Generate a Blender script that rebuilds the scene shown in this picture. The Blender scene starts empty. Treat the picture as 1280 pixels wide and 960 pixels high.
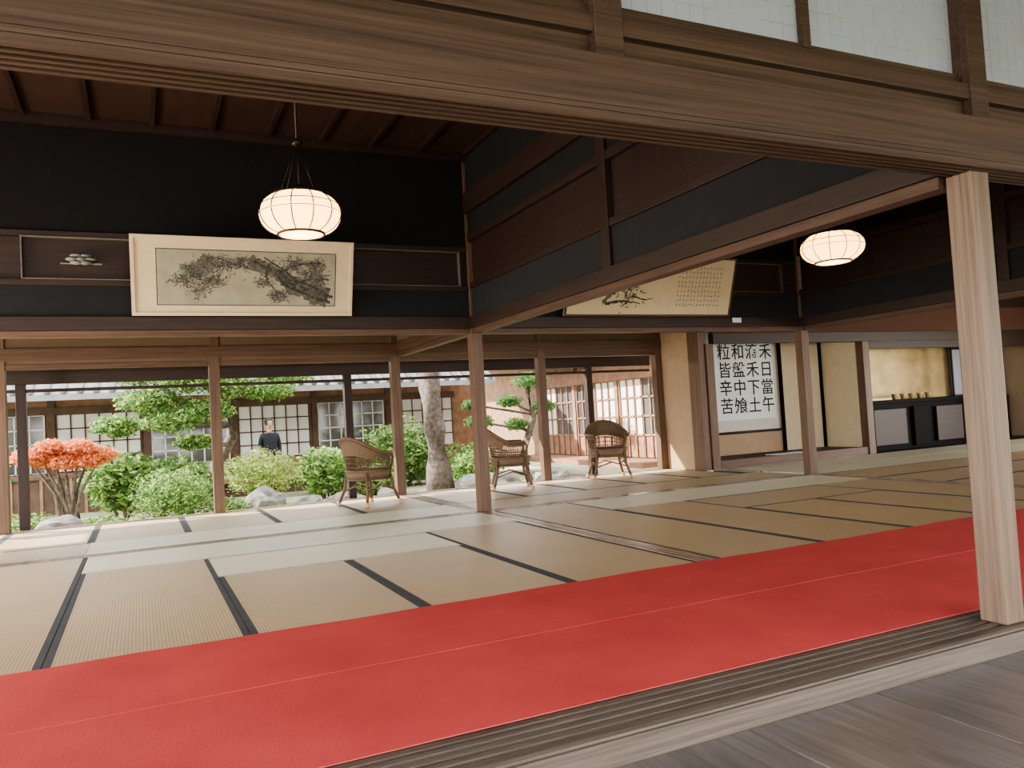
import bpy, bmesh, math, random
from mathutils import Vector, Matrix, noise
random.seed(7)
S=bpy.context.scene
# ---------------------------------------------------------------- materials
def newmat(name):
    m=bpy.data.materials.new(name); m.use_nodes=True
    nt=m.node_tree; b=nt.nodes['Principled BSDF']
    return m,nt,b
def ramp(nt,stops):
    r=nt.nodes.new('ShaderNodeValToRGB'); e=r.color_ramp.elements
    while len(e)<len(stops): e.new(0.5)
    for i,(p,c) in enumerate(stops):
        e[i].position=p; e[i].color=(c[0],c[1],c[2],1)
    return r
def wood(name,c1,c2,axis='x',rough=.5,fine=22,long=.9,bump=.15,spec=.4,dist=.3):
    m,nt,b=newmat(name)
    tc=nt.nodes.new('ShaderNodeTexCoord'); mp=nt.nodes.new('ShaderNodeMapping')
    sc={'x':(long,fine,fine),'y':(fine,long,fine),'z':(fine,fine,long)}[axis]
    mp.inputs['Scale'].default_value=sc
    nt.links.new(tc.outputs['Object'],mp.inputs['Vector'])
    n=nt.nodes.new('ShaderNodeTexNoise'); n.inputs['Scale'].default_value=1.6; n.inputs['Detail'].default_value=8; n.inputs['Roughness'].default_value=.72; n.inputs['Distortion'].default_value=dist
    nt.links.new(mp.outputs[0],n.inputs['Vector'])
    r=ramp(nt,[(.32,c1),(.68,c2)]); nt.links.new(n.outputs[0],r.inputs[0])
    nt.links.new(r.outputs[0],b.inputs['Base Color'])
    b.inputs['Roughness'].default_value=rough; b.inputs['Specular IOR Level'].default_value=spec
    bu=nt.nodes.new('ShaderNodeBump'); bu.inputs['Strength'].default_value=bump; bu.inputs['Distance'].default_value=.004
    nt.links.new(n.outputs[0],bu.inputs['Height']); nt.links.new(bu.outputs[0],b.inputs['Normal'])
    return m
def plain(name,c,rough=.8,var=.12,scale=8,metal=0,spec=.3,bump=0):
    m,nt,b=newmat(name)
    tc=nt.nodes.new('ShaderNodeTexCoord'); n=nt.nodes.new('ShaderNodeTexNoise'); n.inputs['Scale'].default_value=scale; n.inputs['Detail'].default_value=5
    nt.links.new(tc.outputs['Object'],n.inputs['Vector'])
    r=ramp(nt,[(.3,[x*(1-var) for x in c]),(.7,[min(1,x*(1+var)) for x in c])])
    nt.links.new(n.outputs[0],r.inputs[0]); nt.links.new(r.outputs[0],b.inputs['Base Color'])
    b.inputs['Roughness'].default_value=rough; b.inputs['Metallic'].default_value=metal; b.inputs['Specular IOR Level'].default_value=spec
    if bump:
        bu=nt.nodes.new('ShaderNodeBump'); bu.inputs['Strength'].default_value=bump; bu.inputs['Distance'].default_value=.01
        nt.links.new(n.outputs[0],bu.inputs['Height']); nt.links.new(bu.outputs[0],b.inputs['Normal'])
    return m
def weave(name,c1,c2,sx,sy,rough=.45,spec=.5,var=.1):
    m,nt,b=newmat(name)
    tc=nt.nodes.new('ShaderNodeTexCoord')
    ws=[]
    for d,s in (('X',sx),('Y',sy)):
        w=nt.nodes.new('ShaderNodeTexWave'); w.bands_direction=d; w.inputs['Scale'].default_value=s
        w.inputs['Distortion'].default_value=.3
        nt.links.new(tc.outputs['Object'],w.inputs['Vector']); ws.append(w)
    mu=nt.nodes.new('ShaderNodeMath'); mu.operation='MULTIPLY'
    nt.links.new(ws[0].outputs['Fac'],mu.inputs[0]); nt.links.new(ws[1].outputs['Fac'],mu.inputs[1])
    r=ramp(nt,[(.0,c1),(.7,c2)]); nt.links.new(mu.outputs[0],r.inputs[0])
    n=nt.nodes.new('ShaderNodeTexNoise'); n.inputs['Scale'].default_value=1.3; n.inputs['Detail'].default_value=4
    nt.links.new(tc.outputs['Object'],n.inputs['Vector'])
    r2=ramp(nt,[(.3,(1-var,)*3),(.7,(1,)*3)]); nt.links.new(n.outputs[0],r2.inputs[0])
    mx=nt.nodes.new('ShaderNodeMix'); mx.data_type='RGBA'; mx.blend_type='MULTIPLY'; mx.inputs['Factor'].default_value=1
    nt.links.new(r.outputs[0],mx.inputs['A']); nt.links.new(r2.outputs[0],mx.inputs['B'])
    nt.links.new(mx.outputs['Result'],b.inputs['Base Color'])
    b.inputs['Roughness'].default_value=rough; b.inputs['Specular IOR Level'].default_value=spec
    bu=nt.nodes.new('ShaderNodeBump'); bu.inputs['Strength'].default_value=.2; bu.inputs['Distance'].default_value=.002
    nt.links.new(mu.outputs[0],bu.inputs['Height']); nt.links.new(bu.outputs[0],b.inputs['Normal'])
    return m
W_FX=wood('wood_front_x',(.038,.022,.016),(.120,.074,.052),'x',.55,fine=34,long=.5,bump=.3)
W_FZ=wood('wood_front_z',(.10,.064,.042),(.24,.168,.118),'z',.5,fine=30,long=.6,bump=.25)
W_PZ=wood('wood_post',(.075,.040,.025),(.165,.097,.060),'z',.5)
W_PX=wood('wood_rail_x',(.060,.030,.019),(.14,.076,.047),'x',.5)
W_PY=wood('wood_rail_y',(.045,.023,.015),(.105,.056,.036),'y',.5)
W_DX=wood('darkwood_x',(.017,.009,.007),(.042,.021,.015),'x',.5)
W_DY=wood('darkwood_y',(.015,.008,.006),(.038,.018,.013),'y',.5)
W_DZ=wood('darkwood_z',(.015,.008,.006),(.038,.018,.013),'z',.5)
W_CEIL=wood('ceiling_wood',(.024,.010,.007),(.048,.022,.014),'y',.6,fine=6)
W_SILL=wood('sill_wood',(.075,.060,.050),(.19,.158,.132),'x',.4,fine=40)
W_SILLY=wood('sill_wood_y',(.17,.12,.085),(.34,.26,.2),'y',.25,spec=.6)
W_SILLP=wood('sill_wood_polished',(.10,.08,.06),(.26,.21,.17),'x',.22,fine=40,spec=.7)
W_FLOOR=wood('corridor_wood',(.105,.090,.084),(.22,.195,.185),'y',.35,fine=9,long=.7,bump=.1,spec=.5,dist=1.2)
PLAST_D=plain('plaster_dark',(.017,.018,.021),.9)  # blue-grey plaster, darkened to carry the low light up there
PLAST_B=plain('plaster_black',(.009,.0085,.0085),.9)  # low light high in the room put into a near-black colour
PLAST_C=plain('plaster_cream',(.36,.255,.17),.9,.06)
PLAST_H=plain('plaster_tan_shadowed',(.14,.095,.062),.9,.06)  # one even tan, darker than the cream plaster
PLAST_R=plain('plaster_brown',(.09,.044,.030),.9,.06)
PAPER=plain('paper_cream',(.62,.51,.35),.8,.05)
PAPER_G=plain('paper_aged',(.34,.32,.25),.85,.15,5)
PAPER_W=plain('paper_white',(.68,.69,.69),.8,.04)
CLOTH=plain('scroll_silk',(.52,.49,.45),.8,.05)
INK=plain('ink',(.02,.02,.02),.8)
INKG=plain('ink_wash',(.13,.125,.108),.85,.3,30)
INKM=plain('ink_mid',(.06,.057,.052),.85,.3,30)
GRID=plain('shoji_grid_faint',(.42,.44,.48),.8)
TAT=weave('tatami_straw',(.40,.29,.16),(.70,.54,.335),19,10)
TATP=weave('tatami_pale',(.66,.62,.45),(.86,.82,.63),19,10)  # garden light reflected off the mats, put into a paler straw colour
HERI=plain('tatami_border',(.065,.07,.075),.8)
HERIP=plain('tatami_border_pale',(.50,.48,.37),.8)  # border lightened to carry the same painted garden reflection
BLACK=plain('lacquer_black',(.006,.006,.006),.5,spec=.05)
GOLD=plain('gold_leaf',(.46,.34,.17),.4,.2,4,metal=.25)
METAL=plain('dark_metal',(.05,.035,.025),.4,metal=.8)
RATTAN=plain('rattan',(.14,.088,.052),.55,.3,60)
RATTAN_L=plain('rattan_light',(.55,.36,.2),.5,.2,30)
STONE=plain('stone',(.22,.215,.20),.9,.35,6,bump=.5)
TILE=plain('roof_tile',(.22,.23,.25),.6,.2,5)
BARK=plain('bark',(.13,.108,.092),.9,.45,14,bump=.8)
GROUND=plain('garden_ground',(.30,.31,.21),.95,.35,2)
GLASSB=plain('window_dark_glass',(.10,.10,.10),.1,.3,1.5,spec=.8)
H_W=plain('house_wood',(.28,.16,.105),.7,.25,6)
H_WD=plain('house_wood_dark',(.11,.072,.052),.7,.25,6)
SKIN=plain('skin',(.52,.33,.24),.6,.04)
HAIR=plain('hair_black',(.012,.010,.009),.5)
COAT=plain('dark_clothing',(.022,.024,.034),.85,.2,12)
# carpet
m,nt,b=newmat('red_felt'); RED=m
tc=nt.nodes.new('ShaderNodeTexCoord'); n=nt.nodes.new('ShaderNodeTexNoise'); n.inputs['Scale'].default_value=150; n.inputs['Detail'].default_value=4
n2=nt.nodes.new('ShaderNodeTexNoise'); n2.inputs['Scale'].default_value=2.2; n2.inputs['Detail'].default_value=6
ad=nt.nodes.new('ShaderNodeMath'); ad.operation='MULTIPLY_ADD'; ad.inputs[1].default_value=.5
nt.links.new(tc.outputs['Object'],n.inputs['Vector']); nt.links.new(tc.outputs['Object'],n2.inputs['Vector'])
nt.links.new(n.outputs[0],ad.inputs[0]); 
hf=nt.nodes.new('ShaderNodeMath'); hf.operation='MULTIPLY'; hf.inputs[1].default_value=.5; nt.links.new(n2.outputs[0],hf.inputs[0]); nt.links.new(hf.outputs[0],ad.inputs[2])
r=ramp(nt,[(.30,(.50,.078,.078)),(.70,(.68,.115,.110))]); nt.links.new(ad.outputs[0],r.inputs[0]); nt.links.new(r.outputs[0],b.inputs['Base Color'])
b.inputs['Roughness'].default_value=1; b.inputs['Specular IOR Level'].default_value=.05
bu=nt.nodes.new('ShaderNodeBump'); bu.inputs['Strength'].default_value=.4; bu.inputs['Distance'].default_value=.003
nt.links.new(n.outputs[0],bu.inputs['Height']); nt.links.new(bu.outputs[0],b.inputs['Normal'])
def trans(name,c,fac=.45,emis=None,es=0):
    m,nt,b=newmat(name)
    b.inputs['Base Color'].default_value=(*c,1); b.inputs['Roughness'].default_value=.8
    t=nt.nodes.new('ShaderNodeBsdfTranslucent'); t.inputs[0].default_value=(*c,1)
    x=nt.nodes.new('ShaderNodeMixShader'); x.inputs[0].default_value=fac
    nt.links.new(b.outputs[0],x.inputs[1]); nt.links.new(t.outputs[0],x.inputs[2])
    nt.links.new(x.outputs[0],nt.nodes['Material Output'].inputs[0])
    if emis:
        b.inputs['Emission Color'].default_value=(*emis,1); b.inputs['Emission Strength'].default_value=es
    return m
SHOJI=trans('shoji_paper',(.52,.56,.68),.3)
SHOJIH=trans('shoji_house',(.80,.79,.77),.1)
LAMP=trans('lantern_paper',(.95,.74,.46),.5,(1,.60,.25),.9)
def leafmat(name,c): return trans(name,c,.4)
G1=leafmat('leaf_green',(.17,.31,.08)); G2=leafmat('leaf_light',(.36,.48,.17)); G3=leafmat('leaf_dark',(.07,.15,.05))
O1=leafmat('leaf_orange',(.70,.24,.10)); O2=leafmat('leaf_coral',(.78,.38,.22)); O3=leafmat('leaf_rust',(.45,.14,.06))
Y2=leafmat('leaf_yellow',(.46,.46,.17))
# ---------------------------------------------------------------- builder
class B:
    def __init__(s,mats): s.v=[]; s.f=[]; s.mi=[]; s.mats=mats; s.sm=[]
    def add(s,vs,fs,mi=0,sm=False):
        o=len(s.v); s.v+=[tuple(p) for p in vs]
        for f in fs: s.f.append([i+o for i in f]); s.mi.append(mi); s.sm.append(sm)
    def box(s,x0,x1,y0,y1,z0,z1,mi=0):
        s.add([(x0,y0,z0),(x1,y0,z0),(x1,y1,z0),(x0,y1,z0),(x0,y0,z1),(x1,y0,z1),(x1,y1,z1),(x0,y1,z1)],
              [(0,3,2,1),(4,5,6,7),(0,1,5,4),(1,2,6,5),(2,3,7,6),(3,0,4,7)],mi)
    def tube(s,pts,r,mi=0,n=7,cap=True):
        pts=[Vector(p) for p in pts]; rs=r if isinstance(r,(list,tuple)) else [r]*len(pts)
        vs=[];fs=[]
        for i,p in enumerate(pts):
            d=(pts[min(i+1,len(pts)-1)]-pts[max(i-1,0)]).normalized()
            a=d.cross(Vector((0,0,1))) 
            if a.length<.05: a=d.cross(Vector((0,1,0)))
            a.normalize(); c=d.cross(a)
            for k in range(n):
                t=2*math.pi*k/n; vs.append(p+(a*math.cos(t)+c*math.sin(t))*rs[i])
        for i in range(len(pts)-1):
            for k in range(n):
                fs.append((i*n+k,i*n+(k+1)%n,(i+1)*n+(k+1)%n,(i+1)*n+k))
        if cap: fs.append(tuple(range(n-1,-1,-1))); fs.append(tuple((len(pts)-1)*n+k for k in range(n)))
        s.add(vs,fs,mi,True)
    def lathe(s,prof,c,mi=0,n=32,sx=1,sy=1):
        vs=[];fs=[]
        for r,z in prof:
            for k in range(n):
                t=2*math.pi*k/n; vs.append((c[0]+sx*r*math.cos(t),c[1]+sy*r*math.sin(t),c[2]+z))
        for i in range(len(prof)-1):
            for k in range(n): fs.append((i*n+k,i*n+(k+1)%n,(i+1)*n+(k+1)%n,(i+1)*n+k))
        s.add(vs,fs,mi,True)
    def profx(s,prof,x0,x1,mi=0):
        n=len(prof); vs=[(x0,y,z) for y,z in prof]+[(x1,y,z) for y,z in prof]
        fs=[(i,(i+1)%n,n+(i+1)%n,n+i) for i in range(n)]+[tuple(range(n-1,-1,-1)),tuple(range(n,2*n))]
        s.add(vs,fs,mi)
    def profy(s,prof,y0,y1,mi=0):
        n=len(prof); vs=[(x,y0,z) for x,z in prof]+[(x,y1,z) for x,z in prof]
        fs=[((i+1)%n,i,n+i,n+(i+1)%n) for i in range(n)]+[tuple(range(n)),tuple(range(2*n-1,n-1,-1))]
        s.add(vs,fs,mi)
    def obj(s,name,bevel=0,parent=None,loc=None,rot=None):
        me=bpy.data.meshes.new(name)
        me.from_pydata(s.v,[],s.f)
        for mt in s.mats: me.materials.append(mt)
        for p,mi,sm in zip(me.polygons,s.mi,s.sm): p.material_index=mi; p.use_smooth=sm
        me.update()
        o=bpy.data.objects.new(name,me); S.collection.objects.link(o)
        if loc: o.location=loc
        if rot: o.rotation_euler=rot
        if parent: o.parent=parent
        bm=bmesh.new(); bm.from_mesh(me); bmesh.ops.recalc_face_normals(bm,faces=bm.faces); bm.to_mesh(me); bm.free()
        if bevel:
            md=o.modifiers.new('bevel','BEVEL'); md.width=bevel; md.segments=2; md.limit_method='ANGLE'; md.angle_limit=.6
        return o
def boxo(name,x0,x1,y0,y1,z0,z1,mat,bevel=.004):
    b=B([mat]); b.box(x0,x1,y0,y1,z0,z1); return b.obj(name,bevel)
XL,XR=-3.6,16.0; XC=3.27; X3=7.93; YF=2.3; YM=7.77; YB=10.5; YT=9.55; CZ=3.8; KZ=1.885
XW=7.62
# ---------------------------------------------------------------- floors
boxo('floor_base',XL,XR,2.2,10.6,-.34,-.125,W_DX,0)
b=B([W_FLOOR])
x=XL
while x<XR:
    b.box(x+.002,x+.598,-1.3,2.118,-.12,-.09); x+=.6
b.obj('floor_corridor',.003)
def mat(x0,x1,y0,y1,pale=False,z=0):
    b=B([TATP if pale else TAT,HERIP if pale else HERI]); g=.002; h=.034
    x0+=g;x1-=g;y0+=g;y1-=g
    if (x1-x0)>(y1-y0):
        b.box(x0,x1,y0+h,y1-h,-.045,z); b.box(x0,x1,y0,y0+h,-.045,z+.001,1); b.box(x0,x1,y1-h,y1,-.045,z+.001,1)
    else:
        b.box(x0+h,x1-h,y0,y1,-.045,z); b.box(x0,x0+h,y0,y1,-.045,z+.001,1); b.box(x1-h,x1,y0,y1,-.045,z+.001,1)
    b.obj('tatami_mat')
def col(x0,x1,ys):
    for a,c in zip(ys[:-1],ys[1:]): mat(x0,x1,a,c)
YS=2.402
col(-1.33,-.43,[YS,4.08,5.89,7.70]); col(-2.23,-1.33,[YS,4.08,5.89,7.7]); col(-3.13,-2.23,[YS,4.08,5.89,7.7])
col(-.43,.46,[YS,3.16,4.97,6.79]); col(.46,1.36,[YS,4.08,5.88]); col(1.36,2.27,[YS,4.08,5.88]); col(2.27,3.19,[YS,3.16,4.97,6.79])
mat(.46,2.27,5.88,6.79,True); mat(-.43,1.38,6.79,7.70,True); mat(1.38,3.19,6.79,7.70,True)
col(3.34,4.25,[YS,4.08,5.89,7.70])
for i in range(4):
    a=4.25+i*.9; col(a,a+.9,[YS,3.16,4.97,6.79] if i in(0,3) else [YS,4.08,5.88])
mat(5.15,6.95,5.88,6.79); mat(4.25,6.05,6.79,7.70,True); mat(6.05,7.85,6.79,7.70,True)
YC=7.852
for a,c in ((-3.13,-2.2),):
    col(a,c,[YC,9.1,10.42])
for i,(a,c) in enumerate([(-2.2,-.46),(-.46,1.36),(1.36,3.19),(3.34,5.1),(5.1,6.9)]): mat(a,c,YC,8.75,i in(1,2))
xs=[-2.2,-1.33,-.46,.42,1.32,2.25,3.19]
for a,c in zip(xs[:-1],xs[1:]): mat(a,c,8.75,10.42)
xs=[3.34,4.25,5.1,6.0,6.9]
for a,c in zip(xs[:-1],xs[1:]): mat(a,c,8.75,10.42)
mat(6.9,XW-.003,8.75,10.42); mat(6.9,7.86,YC,8.75); mat(XW+.1,8.0,8.75,9.48)
x=8.002
while x<15.9:
    x1=min(x+1.8,15.95)
    ys=[YS,3.2,4.1,5.0,5.9,6.8,7.7,8.6,9.49]
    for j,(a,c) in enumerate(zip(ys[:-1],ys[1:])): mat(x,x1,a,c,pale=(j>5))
    x=x1
def groove(y0,y1,n,zt,d=.012,w=.02,zb=-.045):
    p=[(y0,zb),(y0,zt)]
    step=(y1-y0)/(n+1)
    for i in range(1,n+1):
        c=y0+step*i
        p+=[(c-w/2,zt),(c-w/2,zt-d),(c+w/2,zt-d),(c+w/2,zt)]
    p+=[(y1,zt),(y1,zb)]
    return p
b=B([W_SILL]); b.profx([(2.135,-.12),(2.135,-.004)]+groove(2.15,2.40,4,0,.014,.022,-.12)[1:-1]+[(2.40,0),(2.40,-.12)],XL,XR); b.box(XL,XR,2.12,2.134,-.12,-.012,0); b.obj('threshold_front')
b=B([W_SILLP]); b.profx(groove(7.70,7.85,2,.004),XL,X3+.05); b.obj('threshold_middle')
b=B([W_SILLP]); b.profx(groove(10.42,10.60,3,.004,zb=-.12),XL,XW); b.obj('threshold_garden')
b=B([W_SILLY]); b.profy(groove(3.19,3.34,2,.0035),2.402,7.698); b.profy(groove(3.19,3.34,2,.0035),7.852,10.418); b.obj('threshold_between_rooms')
b=B([W_SILLY]); b.profy(groove(7.85,8.0,2,.0035),2.402,7.698); b.obj('threshold_far_room')
boxo('veranda_edge',XL,XW,10.602,11.34,-.18,-.06,W_PX)
# ---------------------------------------------------------------- red carpets
def carpet(y0,y1,z,ph,wavy,zs):
    nx=260; ny=14; b=B([RED]); top=[];fs=[]
    for j in range(ny+1):
        for i in range(nx+1):
            x=XL+.1+(XR-XL-.6)*i/nx; t=j/ny
            y=y0+(y1-y0)*t+(.010*math.sin(x*2.1+ph)+.006*math.sin(x*9+ph))*t*wavy
            n=noise.noise(Vector((x*1.3,y*1.8,ph))); e=min(1,4*t,4*(1-t))
            top.append((x,y,z+zs*(1-min(1,t*8))+.0025+max(0,n)*.006*e))
    for j in range(ny):
        for i in range(nx):
            a=j*(nx+1)+i; fs.append((a,a+1,a+nx+2,a+nx+1))
    b.add(top,fs,0,True)
    for row in (0,ny):
        rr=top[row*(nx+1):(row+1)*(nx+1)]
        vs=rr+[(p[0],p[1],z-.0005) for p in rr]; N=nx+1
        b.add(vs,[(i,i+1,N+i+1,N+i) for i in range(nx)],0,False)
    b.obj('red_carpet')
carpet(2.392,3.27,.0045,0.3,0,0); carpet(3.255,4.09,.0045,2.1,1,.0015)
# ---------------------------------------------------------------- posts
def post(x,y,w,z0,z1,mt,name='post'):
    return boxo(name,x-w/2,x+w/2,y-w/2,y+w/2,z0,z1,mt,.006)
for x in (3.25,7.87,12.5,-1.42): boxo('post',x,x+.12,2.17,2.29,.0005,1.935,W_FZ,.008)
for x in (XC,X3): post(x,YM,.125,.0045,CZ-.001,W_PZ)
post(-1.4,YM,.125,.0045,CZ-.001,W_PZ)
for x in (-1.4,.87,3.2,5.45,7.56): post(x,YB,.125,.0045,2.599,W_PZ)
for x in (-1.3,2.75,6.8): post(x,11.4,.11,-.42,1.72,W_DZ,'veranda_post')
# ---------------------------------------------------------------- front beam + transom
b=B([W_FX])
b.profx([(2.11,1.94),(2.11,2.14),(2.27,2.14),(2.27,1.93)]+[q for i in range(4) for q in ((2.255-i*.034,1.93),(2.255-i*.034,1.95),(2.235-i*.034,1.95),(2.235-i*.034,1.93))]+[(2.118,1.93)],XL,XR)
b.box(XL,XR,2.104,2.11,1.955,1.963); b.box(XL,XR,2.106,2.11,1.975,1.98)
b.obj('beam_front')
b=B([W_FX]); b.box(XL,XR,2.185,2.26,2.14,2.34); b.box(XL,XR,2.15,2.19,2.235,2.30); b.box(XL,XR,2.17,2.26,2.98,3.3); b.obj('beam_transom_rail',.004)
b=B([W_FX]); 
px=[-2.36,-.43,1.44,3.31,5.18,7.05,8.92,10.8,12.7,14.6]
for x in px: b.box(x-.055,x+.055,2.14,2.184,2.141,2.98); b.box(x-.055,x+.055,2.184,2.24,2.341,2.98)
b.obj('transom_posts',.004)
w=1
for a,c in zip(px[:-1],px[1:]):
    b=B([SHOJI,W_FX,GRID]); x0,x1=a+.056,c-.056; mid=(x0+x1)/2
    b.box(x0,x1,2.218,2.222,2.36,2.97,0)
    b.box(mid-.02,mid+.02,2.19,2.235,2.345,2.975,1)
    b.box(x0,x1,2.20,2.235,2.342,2.362,1)
    n=28
    for i in range(n):
        xx=x0+(x1-x0)*(i+.5)/n; b.box(xx-.0012,xx+.0012,2.2165,2.218,2.362,2.97,2)
    for i in range(1,8):
        zz=2.36+.61*i/8; b.box(x0,x1,2.216,2.218,zz-.002,zz+.002,2)
    b.obj('window_%d'%w); w+=1
# ---------------------------------------------------------------- wall above y=7.77 (both rooms)
def upperx(name,x0,x1,y,front=-1):
    b=B([W_PX,PLAST_D,PLAST_B,W_DX,W_PX])
    t=.045
    b.box(x0,x1,y-.05,y+.05,KZ,KZ+.055,0)
    b.box(x0,x1,y-.075,y+.075,KZ+.055,KZ+.175,3)
    b.box(x0,x1,y-t,y+t,KZ+.175,2.33,1)
    b.box(x0,x1,y-.06,y+.06,2.33,2.38,3)
    b.box(x0,x1,y-.02,y+.02,2.38,2.75,3)
    b.box(x0,x1,y-.06,y+.06,2.75,2.80,3)
    b.box(x0,x1,y-t,y+t,2.80,CZ,2)
    return b.obj(name,.003)
upperx('wall_middle_left',-1.337,XC-.063,YM); upperx('wall_middle_right',XC+.063,X3-.063,YM); upperx('wall_middle_side',XL,-1.463,YM)
def ranma(x0,x1,y):
    b=B([W_SILL,W_DX,STONE])
    z0,z1=2.381,2.749
    b.box(x0,x1,y-.072,y-.021,z1-.010,z1,0); b.box(x0,x1,y-.072,y-.021,z0,z0+.008,0)
    for x in (x0,x1-.012): b.box(x,x+.012,y-.072,y-.021,z0+.01,z1-.01,0)
    cx=x0+.45
    for k in range(6):
        a=k*math.pi/3
        b.lathe([(0,.02),(.045,.01),(.055,0),(.045,-.01),(0,-.02)],(cx+.07*math.cos(a),y-.05,2.56+.035*math.sin(a)),2,12)
    b.lathe([(0,.03),(.04,.01),(.05,0),(.04,-.02),(0,-.03)],(cx,y-.055,2.56),2,12)
    b.box(cx-.16,cx+.16,y-.05,y-.021,2.52,2.528,2)
    b.obj('carved_transom')
ranma(-.85,.95,YM); ranma(1.2,3.12,YM); ranma(3.5,5.5,YM); ranma(5.8,7.6,YM)
def uppery(name,x,y0,y1):
    b=B([W_PY,PLAST_D,PLAST_B,W_DY,W_DZ])
    b.box(x-.05,x+.05,y0,y1,KZ,KZ+.055,0)
    b.box(x-.075,x+.075,y0,y1,KZ+.055,KZ+.175,3)
    b.box(x-.04,x+.04,y0,y1,KZ+.175,2.36,1)
    b.box(x-.06,x+.06,y0,y1,2.36,2.42,3)
    b.box(x-.012,x+.012,y0,y1,2.42,2.86,4)
    for z in (2.53,2.64,2.75): b.box(x-.02,x+.02,y0,y1,z,z+.014,3)
    b.box(x-.06,x+.06,y0,y1,2.86,2.93,3)
    b.box(x-.04,x+.04,y0,y1,2.93,3.15,2)
    b.box(x-.09,x+.09,y0,y1,3.15,3.36,3)
    b.box(x-.04,x+.04,y0,y1,3.36,CZ,2)
    yy=(y0+y1)/2
    b.box(x-.07,x+.07,yy-.055,yy+.055,KZ+.175,3.15,4)
    return b.obj(name,.003)
uppery('wall_between_rooms',XC,2.30,YM-.08); uppery('wall_far_room',X3,2.30,YM-.08)
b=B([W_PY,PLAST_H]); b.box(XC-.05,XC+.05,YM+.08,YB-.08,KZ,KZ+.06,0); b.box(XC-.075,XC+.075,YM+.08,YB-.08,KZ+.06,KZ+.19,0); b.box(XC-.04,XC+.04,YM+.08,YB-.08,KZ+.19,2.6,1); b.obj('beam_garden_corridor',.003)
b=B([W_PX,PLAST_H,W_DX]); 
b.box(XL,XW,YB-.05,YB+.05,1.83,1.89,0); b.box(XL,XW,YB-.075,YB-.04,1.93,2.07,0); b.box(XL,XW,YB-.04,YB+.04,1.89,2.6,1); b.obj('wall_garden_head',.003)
b=B([W_DX]); b.box(XL,XW+.4,11.34,11.46,1.72,1.9); b.box(XL,XW+.4,11.36,11.44,1.62,1.66); b.obj('beam_veranda',.003)
# ---------------------------------------------------------------- end walls / ceilings / roof
b=B([PLAST_D,W_PZ,W_PY])
b.box(XL-.1,XL,2.30,10.6,1.95,CZ,0); b.box(XL-.12,XL+.02,2.3,10.6,1.88,1.95,2)  # unseen side, opened below the head to let light into the rooms
for y in (2.35,4.2,6.1,7.9,9.2,10.5): b.box(XL-.11,XL,y-.055,y+.055,-.1,1.88,1)
b.obj('wall_left',.003)
boxo('side_veranda_floor',XL-1.0,XL-.12,2.3,10.6,-.2,-.08,W_PY)  # unseen veranda, added along with the opened left side
b=B([PLAST_C,W_PZ,W_PY])
b.box(XR,XR+.1,2.30,10.6,1.95,CZ,0); b.box(XR-.02,XR+.12,2.3,8.3,1.88,1.95,2); b.box(XR,XR+.1,8.3,10.6,-.1,1.95,0)
for y in (2.35,4.2,6.1,8.24): b.box(XR,XR+.11,y-.055,y+.055,-.1,1.88,1)
b.obj('wall_right',.003)
boxo('wall_corridor_end_right',XR,XR+.1,-1.3,2.12,-.1,3.3,W_FX,0)
b=B([W_CEIL,W_DY])
b.box(XL,XR,2.27,YM,CZ,CZ+.05,0)
b.box(X3,XR,YM,10.6,CZ,CZ+.05,0)
x=XL+.3
while x<XR:
    b.box(x-.02,x+.02,2.28,YM-.14,CZ-.045,CZ,1); x+=.5
b.box(XL,XR,YM-.13,YM-.07,CZ-.09,CZ,1)
b.obj('ceiling')
boxo('ceiling_garden_corridor',XL,X3-.05,YM+.05,YB+.05,2.6,2.66,W_CEIL,0)
boxo('ceiling_veranda',XL,X3+.3,YB+.05,11.9,2.28,2.33,W_DX,0)
boxo('ceiling_corridor',XL,XR,-2.2,2.26,3.3,3.36,W_FX,0)
boxo('wall_corridor_window_head',XL,XR,-1.4,-1.3,2.1,3.3,W_FX,0)  # unseen board behind the camera, added to cut light on the front beam
boxo('roof',XL-.8,XR+.8,2.0,11.9,CZ+.06,CZ+.3,TILE,0)
# ---------------------------------------------------------------- end wall of garden corridor, tokonoma
b=B([PLAST_C,W_PZ]); b.box(XW,XW+.08,9.76,YB+.05,0,2.6); b.box(XW-.012,XW+.1,9.50,9.76,0,2.6,1); b.obj('wall_corridor_end',.003)
post(7.81,YT,.14,.001,1.9,W_PZ); post(11.1,YT,.15,.001,1.9,W_PZ); post(14.2,YT,.13,.001,1.77,W_PZ)
b=B([W_DX,PLAST_R,W_PX]); b.box(7.9,XR,YT-.06,YT+.06,1.9,2.06,0); b.box(11.18,XR,YT-.05,YT+.05,1.77,1.9,0); b.box(7.9,XR,YT-.04,YT+.04,2.06,2.5,1); b.box(7.9,XR,YT-.04,YT+.04,2.5,CZ,0); b.obj('wall_alcove_head',.003)
b=B([PLAST_C,W_DX,W_PX,W_CEIL,PAPER])
b.box(7.83,11.1,10.45,10.52,0,2.3,0); b.box(11.02,11.1,YT+.08,10.45,0,2.3,4)  # side wall given lighter cream to paint in the light it catches
b.box(7.9,11.02,YT-.05,YT+.03,0,.13,2); b.box(7.9,11.02,YT+.03,10.45,.0,.12,3)
b.box(7.83,11.1,YT+.07,10.5,2.3,2.34,1)
b.obj('alcove_tokonoma',.003)
b=B([PAPER,BLACK]); b.box(10.1,11.0,10.40,10.44,.121,2.2,0); b.box(10.06,10.1,10.39,10.445,.121,2.2,1);b.box(10.97,11.01,10.36,10.4,.121,2.2,1); b.obj('fusuma_panel')
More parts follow.
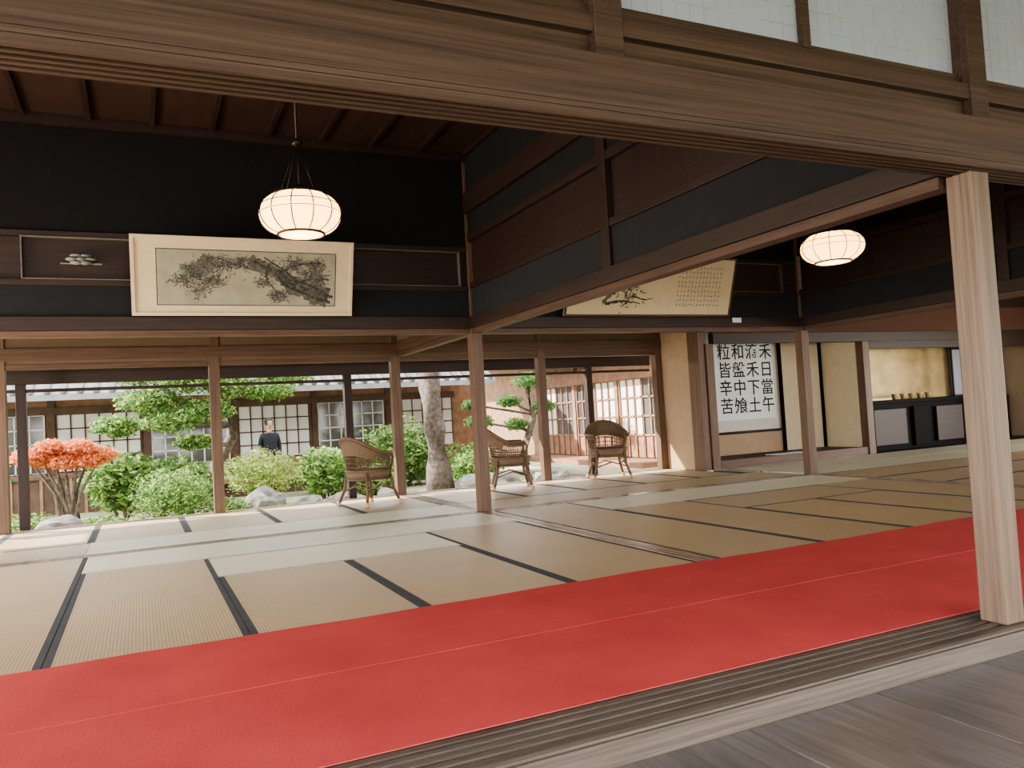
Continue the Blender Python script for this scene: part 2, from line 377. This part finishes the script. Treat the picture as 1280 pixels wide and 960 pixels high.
b=B([GOLD,BLACK,W_DX]); b.box(11.1,XR,10.4,10.5,0,2.3,0); b.box(11.2,XR,YT+.07,10.4,2.3,2.34,2); b.box(11.2,XR,YT-.05,10.4,-.04,0,2); b.obj('wall_gold_alcove')
b=B([BLACK,GOLD,W_DX])
b.box(11.3,14.0,9.75,10.25,.82,.88,0); b.box(11.3,14.0,9.80,10.2,0,.82,0); b.box(11.5,12.3,9.74,9.78,.1,.72,2);b.box(12.5,12.9,9.74,9.78,.05,.75,0); b.box(13.1,13.8,9.74,9.78,.1,.72,2)
b.box(11.6,12.1,9.85,10.1,.88,.92,1)
for i in range(5): b.lathe([(0,0),(.04,0),(.05,.06),(.06,.1),(.055,.1),(.0,.02)],(12.3+i*.22,9.95,.88),1,14)
b.obj('lacquer_sideboard',.003)
b=B([SHOJI,W_DX]); b.box(14.35,15.9,10.3,10.31,.9,1.8,0)
for i in range(6): b.box(14.35+i*.3,14.38+i*.3,10.27,10.30,.9,1.8,1)
b.box(14.35,15.9,10.27,10.3,1.78,1.84,1); b.box(14.35,15.9,10.26,10.3,.84,.9,1); b.box(14.35,15.9,10.2,10.38,0,.84,1)
b.obj('window_%d'%w); w+=1
# ---------------------------------------------------------------- text helper
def text(s,size,loc,rot,mt,parent,name,sp=.98,off=.008):
    cu=bpy.data.curves.new(name,'FONT'); cu.body='\n'.join(s); cu.size=size; cu.align_x='CENTER'; cu.space_line=sp; cu.extrude=.0005; cu.offset=size*off
    cu.materials.append(mt)
    o=bpy.data.objects.new(name,cu); S.collection.objects.link(o); o.location=loc; o.rotation_euler=rot; o.parent=parent
    return o
sc=bpy.data.objects.new('hanging_scroll',None); S.collection.objects.link(sc)
ys=10.42
b=B([CLOTH,PAPER_W,W_DX]); b.box(8.42,9.98,ys-.004,ys+.004,.50,2.28,0); b.box(8.50,9.92,ys-.008,ys-.003,.70,2.27,1)
b.tube([(8.36,ys-.01,.49),(10.04,ys-.01,.49)],.022,2,10); b.obj('scroll_body',parent=sc)
cols=['鋤禾日當午','汗滴禾下土','誰和盤中飧','粒粒皆辛苦']
for i,c in enumerate(cols):
    text(c,.285,(9.76-.30*i,ys-.012,2.04),(math.pi/2,0,0),INK,sc,'characters_%d'%(i+1),1.06,.007)
text('昭和五十年春日書',.075,(8.56,ys-.012,1.6),(math.pi/2,0,0),INK,sc,'signature')
b=B([PAPER_W]); b.box(9.1,9.75,9.62,9.85,.1205,.135); b.obj('display_card')
# ---------------------------------------------------------------- framed painting (left)
def frame_basis(x0,x1,zb,zt,yb,yt):
    u=Vector((1,0,0)); v=Vector((0,yt-yb,zt-zb)); H=v.length; v.normalize()
    n=Vector((0,-v.z,v.y)); o=Vector((x0,yb,zb))
    P=lambda a,c,d=0:o+u*a+v*c+n*d
    return P,x1-x0,H
def pbox(b,P,a0,a1,c0,c1,d0,d1,mi):
    vs=[P(a0,c0,d0),P(a1,c0,d0),P(a1,c1,d0),P(a0,c1,d0),P(a0,c0,d1),P(a1,c0,d1),P(a1,c1,d1),P(a0,c1,d1)]
    b.add(vs,[(0,3,2,1),(4,5,6,7),(0,1,5,4),(1,2,6,5),(2,3,7,6),(3,0,4,7)],mi)
def stroke(b,P,pts,ws,d,mi):
    L=[];R=[]
    for i,(a,c) in enumerate(pts):
        p=Vector(pts[max(i-1,0)]);q=Vector(pts[min(i+1,len(pts)-1)]); t=(q-p)
        if t.length<1e-6: t=Vector((1,0))
        t.normalize(); nn=Vector((-t.y,t.x))*ws[i]/2
        L.append(P(a+nn.x,c+nn.y,d)); R.append(P(a-nn.x,c-nn.y,d))
    n=len(pts); b.add(L+R,[(i,i+1,n+i+1,n+i) for i in range(n-1)],mi)
P,Wd,H=frame_basis(-.02,1.92,2.062,2.735,7.64,7.42)
b=B([PAPER,PAPER_G,INKG,INKM,INK])
pbox(b,P,0,Wd,0,H,-.03,.0,0)
for a in ((0,Wd,0,.03),(0,Wd,H-.03,H),(0,.03,.03,H-.03),(Wd-.03,Wd,.03,H-.03)): pbox(b,P,*a,0,.014,0)
ia,ib,ic,id_=.21,Wd-.17,.10,H-.12
pbox(b,P,ia-.008,ib+.008,ic-.008,id_+.008,0,.001,3); pbox(b,P,ia,ib,ic,id_,.001,.002,1)
iw=ib-ia; ih=id_-ic
def IP(s,t): return (ia+s*iw,ic+t*ih)
def wob(pts,n=30,amp=.008):
    out=[]
    for k in range(n+1):
        f=k/n*(len(pts)-1); i=min(int(f),len(pts)-2); t=f-i
        p0=Vector(pts[max(i-1,0)]);p1=Vector(pts[i]);p2=Vector(pts[i+1]);p3=Vector(pts[min(i+2,len(pts)-1)])
        q=.5*((2*p1)+(p2-p0)*t+(2*p0-5*p1+4*p2-p3)*t*t+(3*p1-p0-3*p2+p3)*t**3)
        out.append((q.x+random.uniform(-amp,amp),q.y+random.uniform(-amp,amp)))
    return out
def br(pts,w0,w1,mi,d=.0025,n=30):
    q=wob([IP(*p) for p in pts],n,.006); stroke(b,P,q,[ (w0+(w1-w0)*k/n)*random.uniform(.7,1.25) for k in range(n+1)],d,mi)
br([(.96,.16),(.86,.25),(.74,.42),(.66,.60),(.55,.76),(.50,.86)],.19,.09,2)
br([(.97,.06),(.84,.20),(.72,.36),(.64,.62),(.52,.84)],.03,.015,3,.003)
br([(.985,.16),(.88,.34),(.77,.49),(.69,.68),(.58,.9)],.022,.012,3,.0031)
for k in range(150):
    t=random.random(); base=wob([IP(*p) for p in [(.94,.16),(.74,.40),(.66,.60),(.52,.80)]],20,0)[int(t*20)]
    c=(base[0]+random.gauss(0,.026),base[1]+random.gauss(0,.026)); stroke(b,P,wob([c,(c[0]+.02,c[1]+.015),(c[0]+.03,c[1]-.005)],5,.001),[.004,.010,.009,.006,.004,.002],.0032+k*1e-6,3)
br([(.68,.60),(.55,.66),(.40,.78),(.28,.74),(.20,.60)],.045,.012,2,.0033)
br([(.74,.40),(.86,.52),(.96,.50)],.03,.012,3,.00335)
br([(.66,.60),(.78,.78),(.92,.82)],.03,.01,3,.0034)
br([(.40,.78),(.33,.86),(.24,.88)],.014,.006,3,.0035)
br([(.60,.72),(.60,.45),(.68,.20)],.02,.006,3,.0036)
dd=.0037
for (s,t,rr,nn) in [(.20,.62,.14,220),(.26,.78,.12,170),(.13,.45,.09,80),(.30,.45,.10,110),(.22,.28,.09,80),(.46,.80,.10,100),(.36,.75,.10,90),(.75,.78,.09,120),(.88,.76,.09,120),(.90,.50,.09,100),(.66,.18,.09,120),(.84,.58,.08,80),(.90,.22,.08,90),(.58,.45,.07,70)]:
    for k in range(nn):
        c=IP(s+random.gauss(0,.028),t+random.gauss(0,.07)); a=random.uniform(0,6.28); l=rr*random.uniform(.3,.6)
        e=(c[0]+l*math.cos(a),c[1]+l*math.sin(a)*.8)
        if not(ia+.01<e[0]<ib-.01 and ic+.01<e[1]<id_-.01 and ia+.01<c[0]<ib-.01 and ic+.01<c[1]<id_-.01): continue
        dd+=1e-6; stroke(b,P,[c,e],[.009,.002],dd,3 if random.random()<.35 else 2)
b.obj('framed_ink_painting')
fc=bpy.data.objects.new('framed_calligraphy',None); S.collection.objects.link(fc)
P,Wd,H=frame_basis(4.30,6.62,2.062,2.73,7.64,7.42)
b=B([PAPER,PAPER,INKG,INKM,INK,W_PX])
pbox(b,P,0,Wd,0,H,-.03,.0,0)
for a in ((0,Wd,0,.02),(0,Wd,H-.02,H),(0,.02,.02,H-.02),(Wd-.02,Wd,.02,H-.02)): pbox(b,P,*a,0,.014,5)
ia,ib,ic,id_=.1,Wd-.1,.07,H-.07; iw=ib-ia; ih=id_-ic
br([(.18,.15),(.24,.35),(.30,.50),(.36,.40)],.05,.02,2)
br([(.20,.12),(.30,.18),(.42,.14)],.04,.01,3,.0026)
br([(.28,.5),(.33,.62),(.30,.75)],.03,.008,2,.0027)
br([(.36,.3),(.44,.22),(.50,.25)],.02,.006,4,.0028)
for k in range(70):
    c=IP(random.gauss(.34,.05),random.gauss(.35,.14)); a=random.uniform(0,6.28); l=random.uniform(.02,.06); dd+=1e-6
    stroke(b,P,[c,(c[0]+l*math.cos(a),c[1]+l*math.sin(a))],[.014,.004],dd,random.choice((2,3,4)))
random.seed(3)
for ci in range(13):
    for ri in range(9):
        c=IP(.66+ci*.024,.9-ri*.098); 
        for k in range(4):
            a=random.choice((0,1.57,.8,2.3)); l=.018; ox,oy=random.uniform(-.01,.01),random.uniform(-.012,.012); dd+=1e-6
            stroke(b,P,[(c[0]+ox-l*math.cos(a)/2,c[1]+oy-l*math.sin(a)/2),(c[0]+ox+l*math.cos(a)/2,c[1]+oy+l*math.sin(a)/2)],[.005,.003],.004+dd*.1,3)
b.obj('frame_body',parent=fc)
b=B([PAPER_W]); b.box(6.72,6.86,7.685,7.69,1.99,2.05); b.obj('name_tag')
# ---------------------------------------------------------------- lanterns
def lantern(x,y,z,w):
    b=B([LAMP,METAL]); R=w/2; h=.25
    prof=[]
    for i in range(15):
        a=math.radians(-64+i*(64+56)/14); prof.append((R*math.cos(a)**.72,h*.56*math.sin(a)))
    b.lathe(prof,(x,y,z),0,40)
    bz=prof[0]; tz=prof[-1]
    b.lathe([(0,bz[1]-.004),(bz[0],bz[1]-.004)],(x,y,z),0,30)
    def ring(r,zz,t): 
        b.tube([(x+r*math.cos(k*math.pi/16),y+r*math.sin(k*math.pi/16),z+zz) for k in range(33)],t,1,6,False)
    ring(bz[0]+.003,bz[1],.009); ring(tz[0]+.004,tz[1],.009); ring(R+.002,.0,.0025); ring(prof[10][0]+.003,prof[10][1],.003)
    for k in range(12):
        a=k*math.pi/6+.13
        b.tube([(x+(r_+.003)*math.cos(a),y+(r_+.003)*math.sin(a),z+zz) for r_,zz in prof],.0038,1,5)
    b.lathe([(tz[0],tz[1]),(tz[0]*.8,tz[1]+.02),(tz[0]*.5,tz[1]+.03),(.03,tz[1]+.035),(.025,tz[1]+.07),(0,tz[1]+.07)],(x,y,z),1,24)
    for k in range(8):
        a=k*math.pi/4; r0=tz[0]*1.0
        b.tube([(x+r0*math.cos(a),y+r0*math.sin(a),z+tz[1]),(x+r0*1.12*math.cos(a),y+r0*1.12*math.sin(a),z+tz[1]+.035),(x+r0*.95*math.cos(a),y+r0*.95*math.sin(a),z+tz[1]+.05)],.005,1,5)
    hub=z+.45
    for k in range(4):
        a=k*math.pi/2+.5
        b.tube([(x+.14*math.cos(a),y+.14*math.sin(a),z+tz[1]+.01),(x+.07*math.cos(a),y+.07*math.sin(a),z+.3),(x+.02*math.cos(a),y+.02*math.sin(a),hub)],.004,1,5)
    b.lathe([(0,-.02),(.03,-.01),(.035,.01),(.015,.03),(0,.03)],(x,y,hub),1,12)
    b.tube([(x,y,z+tz[1]+.05),(x,y,hub)],.004,1,6)
    b.tube([(x,y,hub),(x,y,CZ-.04)],.008,1,6)
    b.lathe([(0,-.04),(.05,-.03),(.06,-.001),(0,-.001)],(x,y,CZ),1,16)
    b.obj('pendant_lantern')
    l=bpy.data.lights.new('lantern_bulb','POINT'); l.energy=7; l.color=(1,.72,.42); l.shadow_soft_size=.05
    o=bpy.data.objects.new('lantern_bulb',l); o.location=(x,y,z); S.collection.objects.link(o)
lantern(.965,5.0,2.335,.50); lantern(5.54,5.0,2.30,.53)
# ---------------------------------------------------------------- wicker chairs
def chair(x,y,rot):
    b=B([RATTAN,RATTAN_L])
    def rail(t):
        a=math.radians(t); s_=max(0,math.sin(a)); return Vector((.31*math.cos(a),.02+.30*math.sin(a),.63+.20*s_**1.3))
    def low(t):
        a=math.radians(t); return Vector((.25*math.cos(a),.25*math.sin(a),.42))
    ts=[-42+i*264/44 for i in range(45)]
    b.tube([rail(t) for t in ts],.021,0,8)
    b.tube([rail(t)+Vector((0,0,-.035)) for t in ts],.012,0,6)
    for i,t in enumerate(ts):
        b.tube([low(t),low(t).lerp(rail(t),.5)+Vector((0,0,0)),rail(t)],.0055,0,5)
    for f in (.12,.25,.4): b.tube([low(t).lerp(rail(t),f) for t in ts],.006,0,5)
    vs=[];fs=[]
    n=len(ts)
    for off in (0,1):
        for t in ts:
            lo=.48 if 20<t<160 else .72
            for k in range(4):
                p=low(t).lerp(rail(t),lo+(1-lo)*k/3); q=Vector((p.x,p.y,0))*(1+.02*off); vs.append((q.x,q.y,p.z))
    for off in (0,1):
        o=off*n*4
        for i in range(n-1):
            for k in range(3): fs.append((o+i*4+k,o+(i+1)*4+k,o+(i+1)*4+k+1,o+i*4+k+1))
    b.add(vs,fs,0,True)
    for t in (-42,222):
        r=rail(t); b.tube([r,r+Vector((0,-.03,-.06)),Vector((r.x*.95,r.y-.02,.50)),Vector((r.x*.86,r.y+.01,.38))],.018,0,7)
    b.lathe([(0,.455),(.18,.455),(.26,.44),(.275,.42),(.265,.36),(.26,.32),(0,.33)],(0,0,0),0,32)
    b.tube([(.272*math.cos(k*math.pi/12),.272*math.sin(k*math.pi/12),.42) for k in range(25)],.016,0,7,False)
    b.tube([(.264*math.cos(k*math.pi/12),.264*math.sin(k*math.pi/12),.32) for k in range(25)],.012,0,7,False)
    ft=[]
    for sx in (-1,1):
        for sy in (-1,1):
            top=Vector((sx*.19,sy*.18,.40)); mid=Vector((sx*.215,sy*.205,.2)); bot=Vector((sx*.26,sy*.25,.05)); 
            b.tube([top,mid,bot],[.020,.018,.018],0,8)
            b.tube([bot,Vector((sx*.275,sy*.265,.004))],[.021,.024],1,8)
            ft.append(Vector((sx*.222,sy*.212,.17)))
    for i,j in ((0,1),(1,3),(3,2),(2,0)):
        m_=(ft[i]+ft[j])/2*1.0+Vector((0,0,.07)); b.tube([ft[i],m_,ft[j]],.010,0,6)
    return b.obj('wicker_armchair',loc=(x,y,.003),rot=(0,0,rot))
chair(2.54,9.66,math.radians(115)); chair(4.57,9.85,math.radians(70)); chair(6.20,9.95,math.radians(-20))
# ---------------------------------------------------------------- exterior
GZ=-.42
b=B([GROUND]); b.box(-40,40,11.3,45,GZ-.1,GZ); b.box(-40,40,-25,-1.6,GZ-.1,GZ); b.box(-40,XL-1.1,-1.6,11.3,GZ-.1,GZ); b.box(XR+.3,40,-1.6,11.3,GZ-.1,GZ); b.obj('garden_ground')
b=B([STONE]); b.box(XL,X3,11.5,11.85,GZ,GZ+.22); b.obj('stone_step',.03)
hy=19.0
b=B([H_W,TILE,SHOJIH,H_WD,PLAST_C,GLASSB,H_W])
b.box(-9,8.0,hy,hy+.1,-.1,3,6)
b.box(-9,8.0,hy-1.0,hy,-.12,-.02,0)
b.box(-9,8.0,hy-.9,hy-.86,GZ,-.12,3)
b.box(-9,1.2,hy-1.4,hy-1.34,GZ,.28,3); b.box(-9,1.2,hy-1.44,hy-1.30,.28,.33,3)
x=-9
while x<1.2: b.box(x,x+.05,hy-1.43,hy-1.4,GZ,.28,0); x+=.25
x=-8.8
while x<8.0: b.box(x,x+.12,hy-.95,hy-.85,GZ,-.12,3); x+=1.8
x=-8.9;i=0
while x<7.0:
    b.box(x,x+.13,hy-.08,hy,-.05,2.2,3)
    pane=5 if i%2 else 2
    b.box(x+.15,x+1.73,hy-.04,hy-.01,.35,1.55,pane)
    b.box(x+.15,x+1.73,hy-.06,hy-.02,-.02,.35,0)
    for k in range(7): xx=x+.15+1.58*k/6; b.box(xx-.014,xx+.014,hy-.06,hy-.03,.35,1.55,3 if pane==2 else 2)
    for k in range(5): zz=.35+1.2*k/4; b.box(x+.15,x+1.73,hy-.06,hy-.03,zz-.014,zz+.014,3 if pane==2 else 2)
    b.box(x,x+1.8,hy-.1,hy,1.55,1.70,3)
    x+=1.8;i+=1
b.add([(-9.5,hy-1.6,1.9),(7.8,hy-1.6,1.9),(7.8,hy+2.5,4.0),(-9.5,hy+2.5,4.0),(-9.5,hy-1.6,1.78),(7.8,hy-1.6,1.78),(7.8,hy+2.5,3.88),(-9.5,hy+2.5,3.88)],[(0,1,2,3),(4,7,6,5),(0,4,5,1)],1)
x=-9.4
while x<7.8: b.tube([(x,hy-1.62,1.93),(x,hy+2.5,4.04)],.06,1,6); x+=.28
b.obj('opposite_house')
b=B([H_W,TILE,SHOJIH,W_DX,PLAST_C,GLASSB,H_W]); wx=9.2
b.box(wx,wx+.1,12.2,hy+3,-.1,3.2,6)
b.box(wx-.9,wx,12.2,hy-1.2,-.12,-.02,0)
y=12.3;i=0
while y<hy-1.6:
    b.box(wx-.1,wx,y,y+.12,-.05,2.3,6)
    for q in (0,1):
        ya=y+.14+q*.82; b.box(wx-.05,wx-.01,ya,ya+.8,.45,1.6,2 if (i+q)%2 else 5); b.box(wx-.05,wx-.01,ya,ya+.8,.0,.45,0)
        for k in range(4): yy=ya+.8*k/3; b.box(wx-.08,wx-.03,yy-.018,yy+.018,.0,1.78,6)
        for k in range(4): zz=.45+1.15*k/3; b.box(wx-.08,wx-.03,ya,ya+.8,zz-.018,zz+.018,0)
    b.box(wx-.12,wx,y,y+1.8,1.6,1.92,0)
    y+=1.8;i+=1
b.add([(wx-1.0,12,2.25),(wx-1.0,hy+3,2.25),(wx+3,hy+3,4.2),(wx+3,12,4.2),(wx-1.0,12,2.15),(wx-1.0,hy+3,2.15),(wx+3,hy+3,4.1),(wx+3,12,4.1)],[(0,1,2,3),(4,5,6,7),(0,4,5,1)],1)
b.obj('side_wing_house')
# ---------------------------------------------------------------- person standing in the garden
def person(x,y,rot):
    root=bpy.data.objects.new('person_standing',None); S.collection.objects.link(root)
    V=[];E=[];R=[]
    def v(p,r,par=None):
        V.append(p);R.append(r)
        if par is not None: E.append((par,len(V)-1))
        return len(V)-1
    pel=v((0,0,.86),(.15,.11)); wa=v((0,0,1.0),(.135,.10),pel); ch=v((0,.0,1.16),(.155,.11),wa); nk=v((0,.01,1.31),(.07,.065),ch)
    for s in (-1,1):
        sh=v((s*.155,0,1.26),(.058,.058),ch); el=v((s*.20,.02,1.01),(.045,.045),sh); wr=v((s*.17,-.10,.84),(.034,.034),el)
        hp=v((s*.085,0,.80),(.095,.10),pel); kn=v((s*.09,-.01,.45),(.065,.065),hp); an=v((s*.095,.01,.10),(.045,.045),kn); to=v((s*.105,-.12,.035),(.04,.034),an)
    me=bpy.data.meshes.new('body'); me.from_pydata(V,E,[]); me.materials.append(COAT)
    o=bpy.data.objects.new('clothed_body',me); S.collection.objects.link(o); o.parent=root
    sk=o.modifiers.new('skin','SKIN'); sk.use_smooth_shade=True
    for i,r_ in enumerate(R): me.skin_vertices[0].data[i].radius=r_
    me.skin_vertices[0].data[0].use_root=True
    sb=o.modifiers.new('sub','SUBSURF'); sb.levels=1; sb.render_levels=2
    # head, face, hair, hands
    b=B([SKIN,HAIR,PAPER_W])
    b.tube([(0,.01,1.30),(0,.0,1.40)],[.05,.045],0,12)
    pr=[(.0,-.115),(.035,-.108),(.056,-.075),(.070,-.03),(.076,.02),(.074,.06),(.055,.10),(.0,.115)]
    b.lathe(pr,(0,0,1.49),0,20,1,1.15)
    b.lathe([(.081,-.02),(.086,.03),(.083,.07),(.062,.112),(0,.128)],(0,.012,1.49),1,20,1,1.12)
    b.tube([(0,-.082,1.50),(0,-.100,1.475),(0,-.085,1.465)],[.007,.013,.008],0,6)
    for s in (-1,1):
        b.lathe([(0,.008),(.011,0),(0,-.008)],(s*.028,-.080,1.495),1,8); b.lathe([(0,.03),(.010,.015),(.012,0),(.008,-.02),(0,-.03)],(s*.078,.005,1.485),0,8)
        b.box(s*.028-.014,s*.028+.014,-.086,-.078,1.512,1.516,1)
        h=Vector((s*.17,-.10,.84)); d=Vector((-s*.02,-.05,-.05))
        b.tube([h,h+d*.6,h+d*1.2],[.026,.036,.030],0,8)
        for k in range(4):
            q=h+d*1.15+Vector((s*(k-1.5)*.016,0,0)); l=(.9,1.05,1.0,.8)[k]
            b.tube([q,q+Vector((0,-.02,-.035))*l,q+Vector((0,-.012,-.065))*l],[.0085,.008,.006],0,6)
        q=h+d*.5; b.tube([q,q+Vector((-s*.03,-.02,-.02)),q+Vector((-s*.035,-.03,-.05))],[.011,.009,.007],0,6)
    b.box(-.018,.018,-.0865,-.080,1.440,1.445,1)
    b.obj('head_and_hands',parent=root)
    root.location=(x,y,GZ); root.rotation_euler=(0,0,rot); root.scale=(1.02,1.02,1.02)
person(2.42,16.9,math.radians(8))
def leaves(b,c,rad,n,size,ms,shell=.45):
    for k in range(n):
        while True:
            d=Vector((random.uniform(-1,1),random.uniform(-1,1),random.uniform(-1,1)))
            if .02<d.length<1: break
        d.normalize(); rr=(random.random()**shell)*(.88+.35*noise.noise(d*2.3+Vector(c)))
        p=Vector((c[0]+d.x*rad[0]*rr,c[1]+d.y*rad[1]*rr,c[2]+d.z*rad[2]*rr))
        a=Vector((random.gauss(0,1),random.gauss(0,1),random.gauss(0,.6))).normalized(); e=a.cross(Vector((random.gauss(0,1),random.gauss(0,1),random.gauss(0,1)))).normalized()
        s_=size*random.uniform(.6,1.3)
        b.add([p-a*s_,p-e*s_*.4,p+a*s_,p+e*s_*.4],[(0,1,2,3)],random.choice(ms))
def shrub(name,c,rad,n,size,mats,ms=(0,1,2)):
    b=B(list(mats)+[BARK]); leaves(b,c,rad,n,size,ms)
    for k in range(5):
        a=k*1.3; b.tube([(c[0]+.05*math.cos(a),c[1]+.05*math.sin(a),GZ-.02),(c[0]+rad[0]*.5*math.cos(a),c[1]+rad[1]*.5*math.sin(a),c[2])],[.025,.012],len(mats),6)
    return b.obj(name)
GR=(G1,G2,G3)
shrub('azalea_bush',(.45,13.0,.08),(.70,.6,.50),5000,.032,GR)
shrub('azalea_bush',(1.85,14.0,.28),(.75,.6,.45),4500,.032,(G1,G2,Y2))
shrub('azalea_bush',(-.30,14.9,.25),(.65,.5,.62),2600,.07,(G2,G1,G3))
shrub('azalea_bush',(-1.5,13.0,-.2),(.45,.45,.25),2000,.032,GR)
shrub('azalea_bush',(-.55,12.6,-.25),(.5,.35,.18),1500,.032,(G2,G1,G3))
shrub('azalea_bush',(1.2,12.9,-.2),(.45,.35,.22),1500,.032,GR)
shrub('azalea_bush',(3.2,15.2,.15),(.7,.6,.55),2200,.06,(G2,G1,G3))
shrub('azalea_bush',(3.9,14.6,-.1),(.5,.5,.35),2200,.05,(G2,G1,G3))
shrub('azalea_bush',(5.2,16.8,.3),(1.1,.6,.85),3000,.07,(G2,G1,G3))
shrub('azalea_bush',(4.4,15.8,-.1),(.6,.5,.35),2000,.05,(G2,G1,G3))
shrub('azalea_bush',(6.2,15.2,-.05),(.6,.5,.40),2400,.05,(G2,G1,G3))
shrub('azalea_bush',(6.8,16.8,.0),(.9,.6,.5),2500,.05,GR)
shrub('azalea_bush',(-2.7,15.8,.5),(.8,.6,.9),2200,.06,(G2,G1,G3))
shrub('azalea_bush',(.5,16.8,.1),(1.0,.5,.55),2600,.06,(G2,G1,G3))
shrub('azalea_bush',(3.6,17.0,.1),(.7,.5,.5),2000,.06,(G2,G1,G3))
b=B([O1,O2,O3,BARK])
for k,(dx,dz) in enumerate([(-.48,0),(-.18,.13),(.2,.11),(.5,-.02),(0,-.10),(-.3,-.05),(.3,-.1)]):
    leaves(b,(-1.05+dx,14.0+.1*(k%2),.78+dz),(.28,.35,.15),1700,.03,(0,1,2),.3)
    b.tube([(-1.0+.04*k-.1,14,GZ-.02),(-1.02+dx*.35,14,.2),(-1.05+dx,14.03,.75+dz)],[.035,.028,.012],3,6)
b.obj('orange_azalea_tree')
b=B([G1,G2,G3,BARK])
b.tube([(1.35,16.0,GZ-.05),(1.25,16.0,.3),(1.6,15.9,.9),(1.5,15.8,1.6),(1.2,15.7,2.5),(1.0,15.7,3.3)],[.13,.12,.11,.09,.07,.04],3,9)
for (px_,py,pz,rx,rz) in [(.2,15.2,1.62,.62,.26),(.75,15.0,1.95,.6,.28),(1.5,15.2,1.85,.6,.3),(2.2,15.3,1.72,.6,.2),(-.35,15.4,1.2,.45,.22),(.5,15.0,1.25,.6,.26),(1.1,15.1,1.40,.55,.24),(1.2,15.4,2.4,.9,.3),(2.6,15.6,2.0,.6,.25),(.1,15.5,2.1,.7,.25),(.9,15.3,.85,.4,.16)]:
    leaves(b,(px_,py,pz),(rx,rx*.8,rz),1900,.042,(0,1,2))
    b.tube([(1.5,15.8,pz-.1),((1.5+px_)/2,(15.8+py)/2,pz-.05),(px_,py,pz)],[.05,.035,.02],3,6)
b.obj('garden_pine_tree')
b=B([BARK,G1,G3,G2])
pts=[(5.22,14.5,GZ-.05),(5.2,14.5,.1),(5.16,14.5,.8),(5.10,14.5,1.6),(5.1,14.5,2.6),(5.1,14.5,3.8)]
b.tube(pts,[.29,.24,.22,.21,.19,.15],0,18)
for (dx,dz) in ((-1,3.6),(.8,3.9),(0,4.3)): leaves(b,(5+dx,14.5,dz),(1.1,.9,.3),1200,.05,(1,2,3)); b.tube([(5.05,14.5,3.2),(5+dx,14.5,dz)],[.08,.03],0,6)
b.obj('tall_pine_tree')
b=B([G1,G3,G3,BARK])
b.tube([(7.4,15.0,GZ-.05),(7.3,15,.3),(7.55,15,.9),(7.45,15,1.5),(7.5,15,1.7)],[.09,.08,.07,.05,.03],3,8)
for (dx,z_,r_) in ((0,1.72,.42),(-.5,1.3,.3),(.3,1.15,.32),(-.35,.8,.3),(-1.2,.9,.35),(-1.3,1.25,.28)):
    leaves(b,(7.5+dx,15,z_),(r_,r_,r_*.5),1400,.032,(0,1,2)); b.tube([(7.5,15,z_-.25),(7.5+dx,15,z_)],.025,3,5)
b.obj('cloud_pruned_tree')
def rock(x,y,r,h):
    bm=bmesh.new(); bmesh.ops.create_icosphere(bm,subdivisions=3,radius=1)
    for v in bm.verts:
        n_=noise.noise(v.co*1.6+Vector((x,y,0)))*.35; v.co*=1+n_; v.co.x*=r; v.co.y*=r*.8; v.co.z=v.co.z*h
    me=bpy.data.meshes.new('garden_rock'); bm.to_mesh(me); bm.free(); me.materials.append(STONE)
    o=bpy.data.objects.new('garden_rock',me); o.location=(x,y,GZ+h*.4); S.collection.objects.link(o)
for r_ in ((-1.0,12.3,.32,.3),(1.75,13.0,.36,.33),(2.5,13.3,.3,.2),(3.1,13.4,.4,.2),(4.0,13.5,.4,.2),(6.0,14.0,.6,.25),(7.2,13.6,.4,.25)): rock(*r_)
# ---------------------------------------------------------------- light
wd=bpy.data.worlds.new('World'); S.world=wd; wd.use_nodes=True; nt=wd.node_tree
bg=nt.nodes['Background']; bg.inputs[0].default_value=(1,.975,.95,1); bg.inputs[1].default_value=3.3
l=bpy.data.lights.new('sun','SUN'); l.energy=9; l.angle=.012; l.color=(1,.92,.80)
o=bpy.data.objects.new('sun',l); S.collection.objects.link(o)
o.rotation_euler=Vector((.70,-.46,-.52)).to_track_quat('-Z','Y').to_euler()
def area(name,loc,d,sx,sy,e,c):
    l=bpy.data.lights.new(name,'AREA'); l.shape='RECTANGLE'; l.size=sx; l.size_y=sy; l.energy=e; l.color=c
    o=bpy.data.objects.new(name,l); S.collection.objects.link(o); o.location=loc
    o.rotation_euler=Vector(d).to_track_quat('-Z','Z').to_euler(); return o
area('window_daylight_left',(XL-.4,6.3,1.0),(1,0,-.05),7.5,1.7,560,(1,.94,.84))  # unseen fill lamp, added to brighten the rooms from the left
area('window_daylight_right',(XR+.3,5.2,1.0),(-1,0,-.05),5.6,1.7,340,(1,.94,.84))  # unseen fill lamp, added to lift the rooms on the right
# ---------------------------------------------------------------- camera
f=990.0
Xa=Vector((2732-640,480-398,-f)).normalized()
Ya=Vector((152-640,480-547,-f)); Ya=(Ya-Xa*Ya.dot(Xa)).normalized()
Za=Xa.cross(Ya)
M=Matrix(((Xa.x,Xa.y,Xa.z,0),(Ya.x,Ya.y,Ya.z,0),(Za.x,Za.y,Za.z,1.0),(0,0,0,1)))
cam=bpy.data.cameras.new('camera'); co=bpy.data.objects.new('camera',cam); S.collection.objects.link(co)
co.matrix_world=M; cam.sensor_width=36; cam.lens=f/1280*36; cam.clip_start=.05; cam.clip_end=200
S.camera=co
S.view_settings.view_transform='AgX'
S.view_settings.look='AgX - Medium High Contrast'
S.view_settings.exposure=1.15
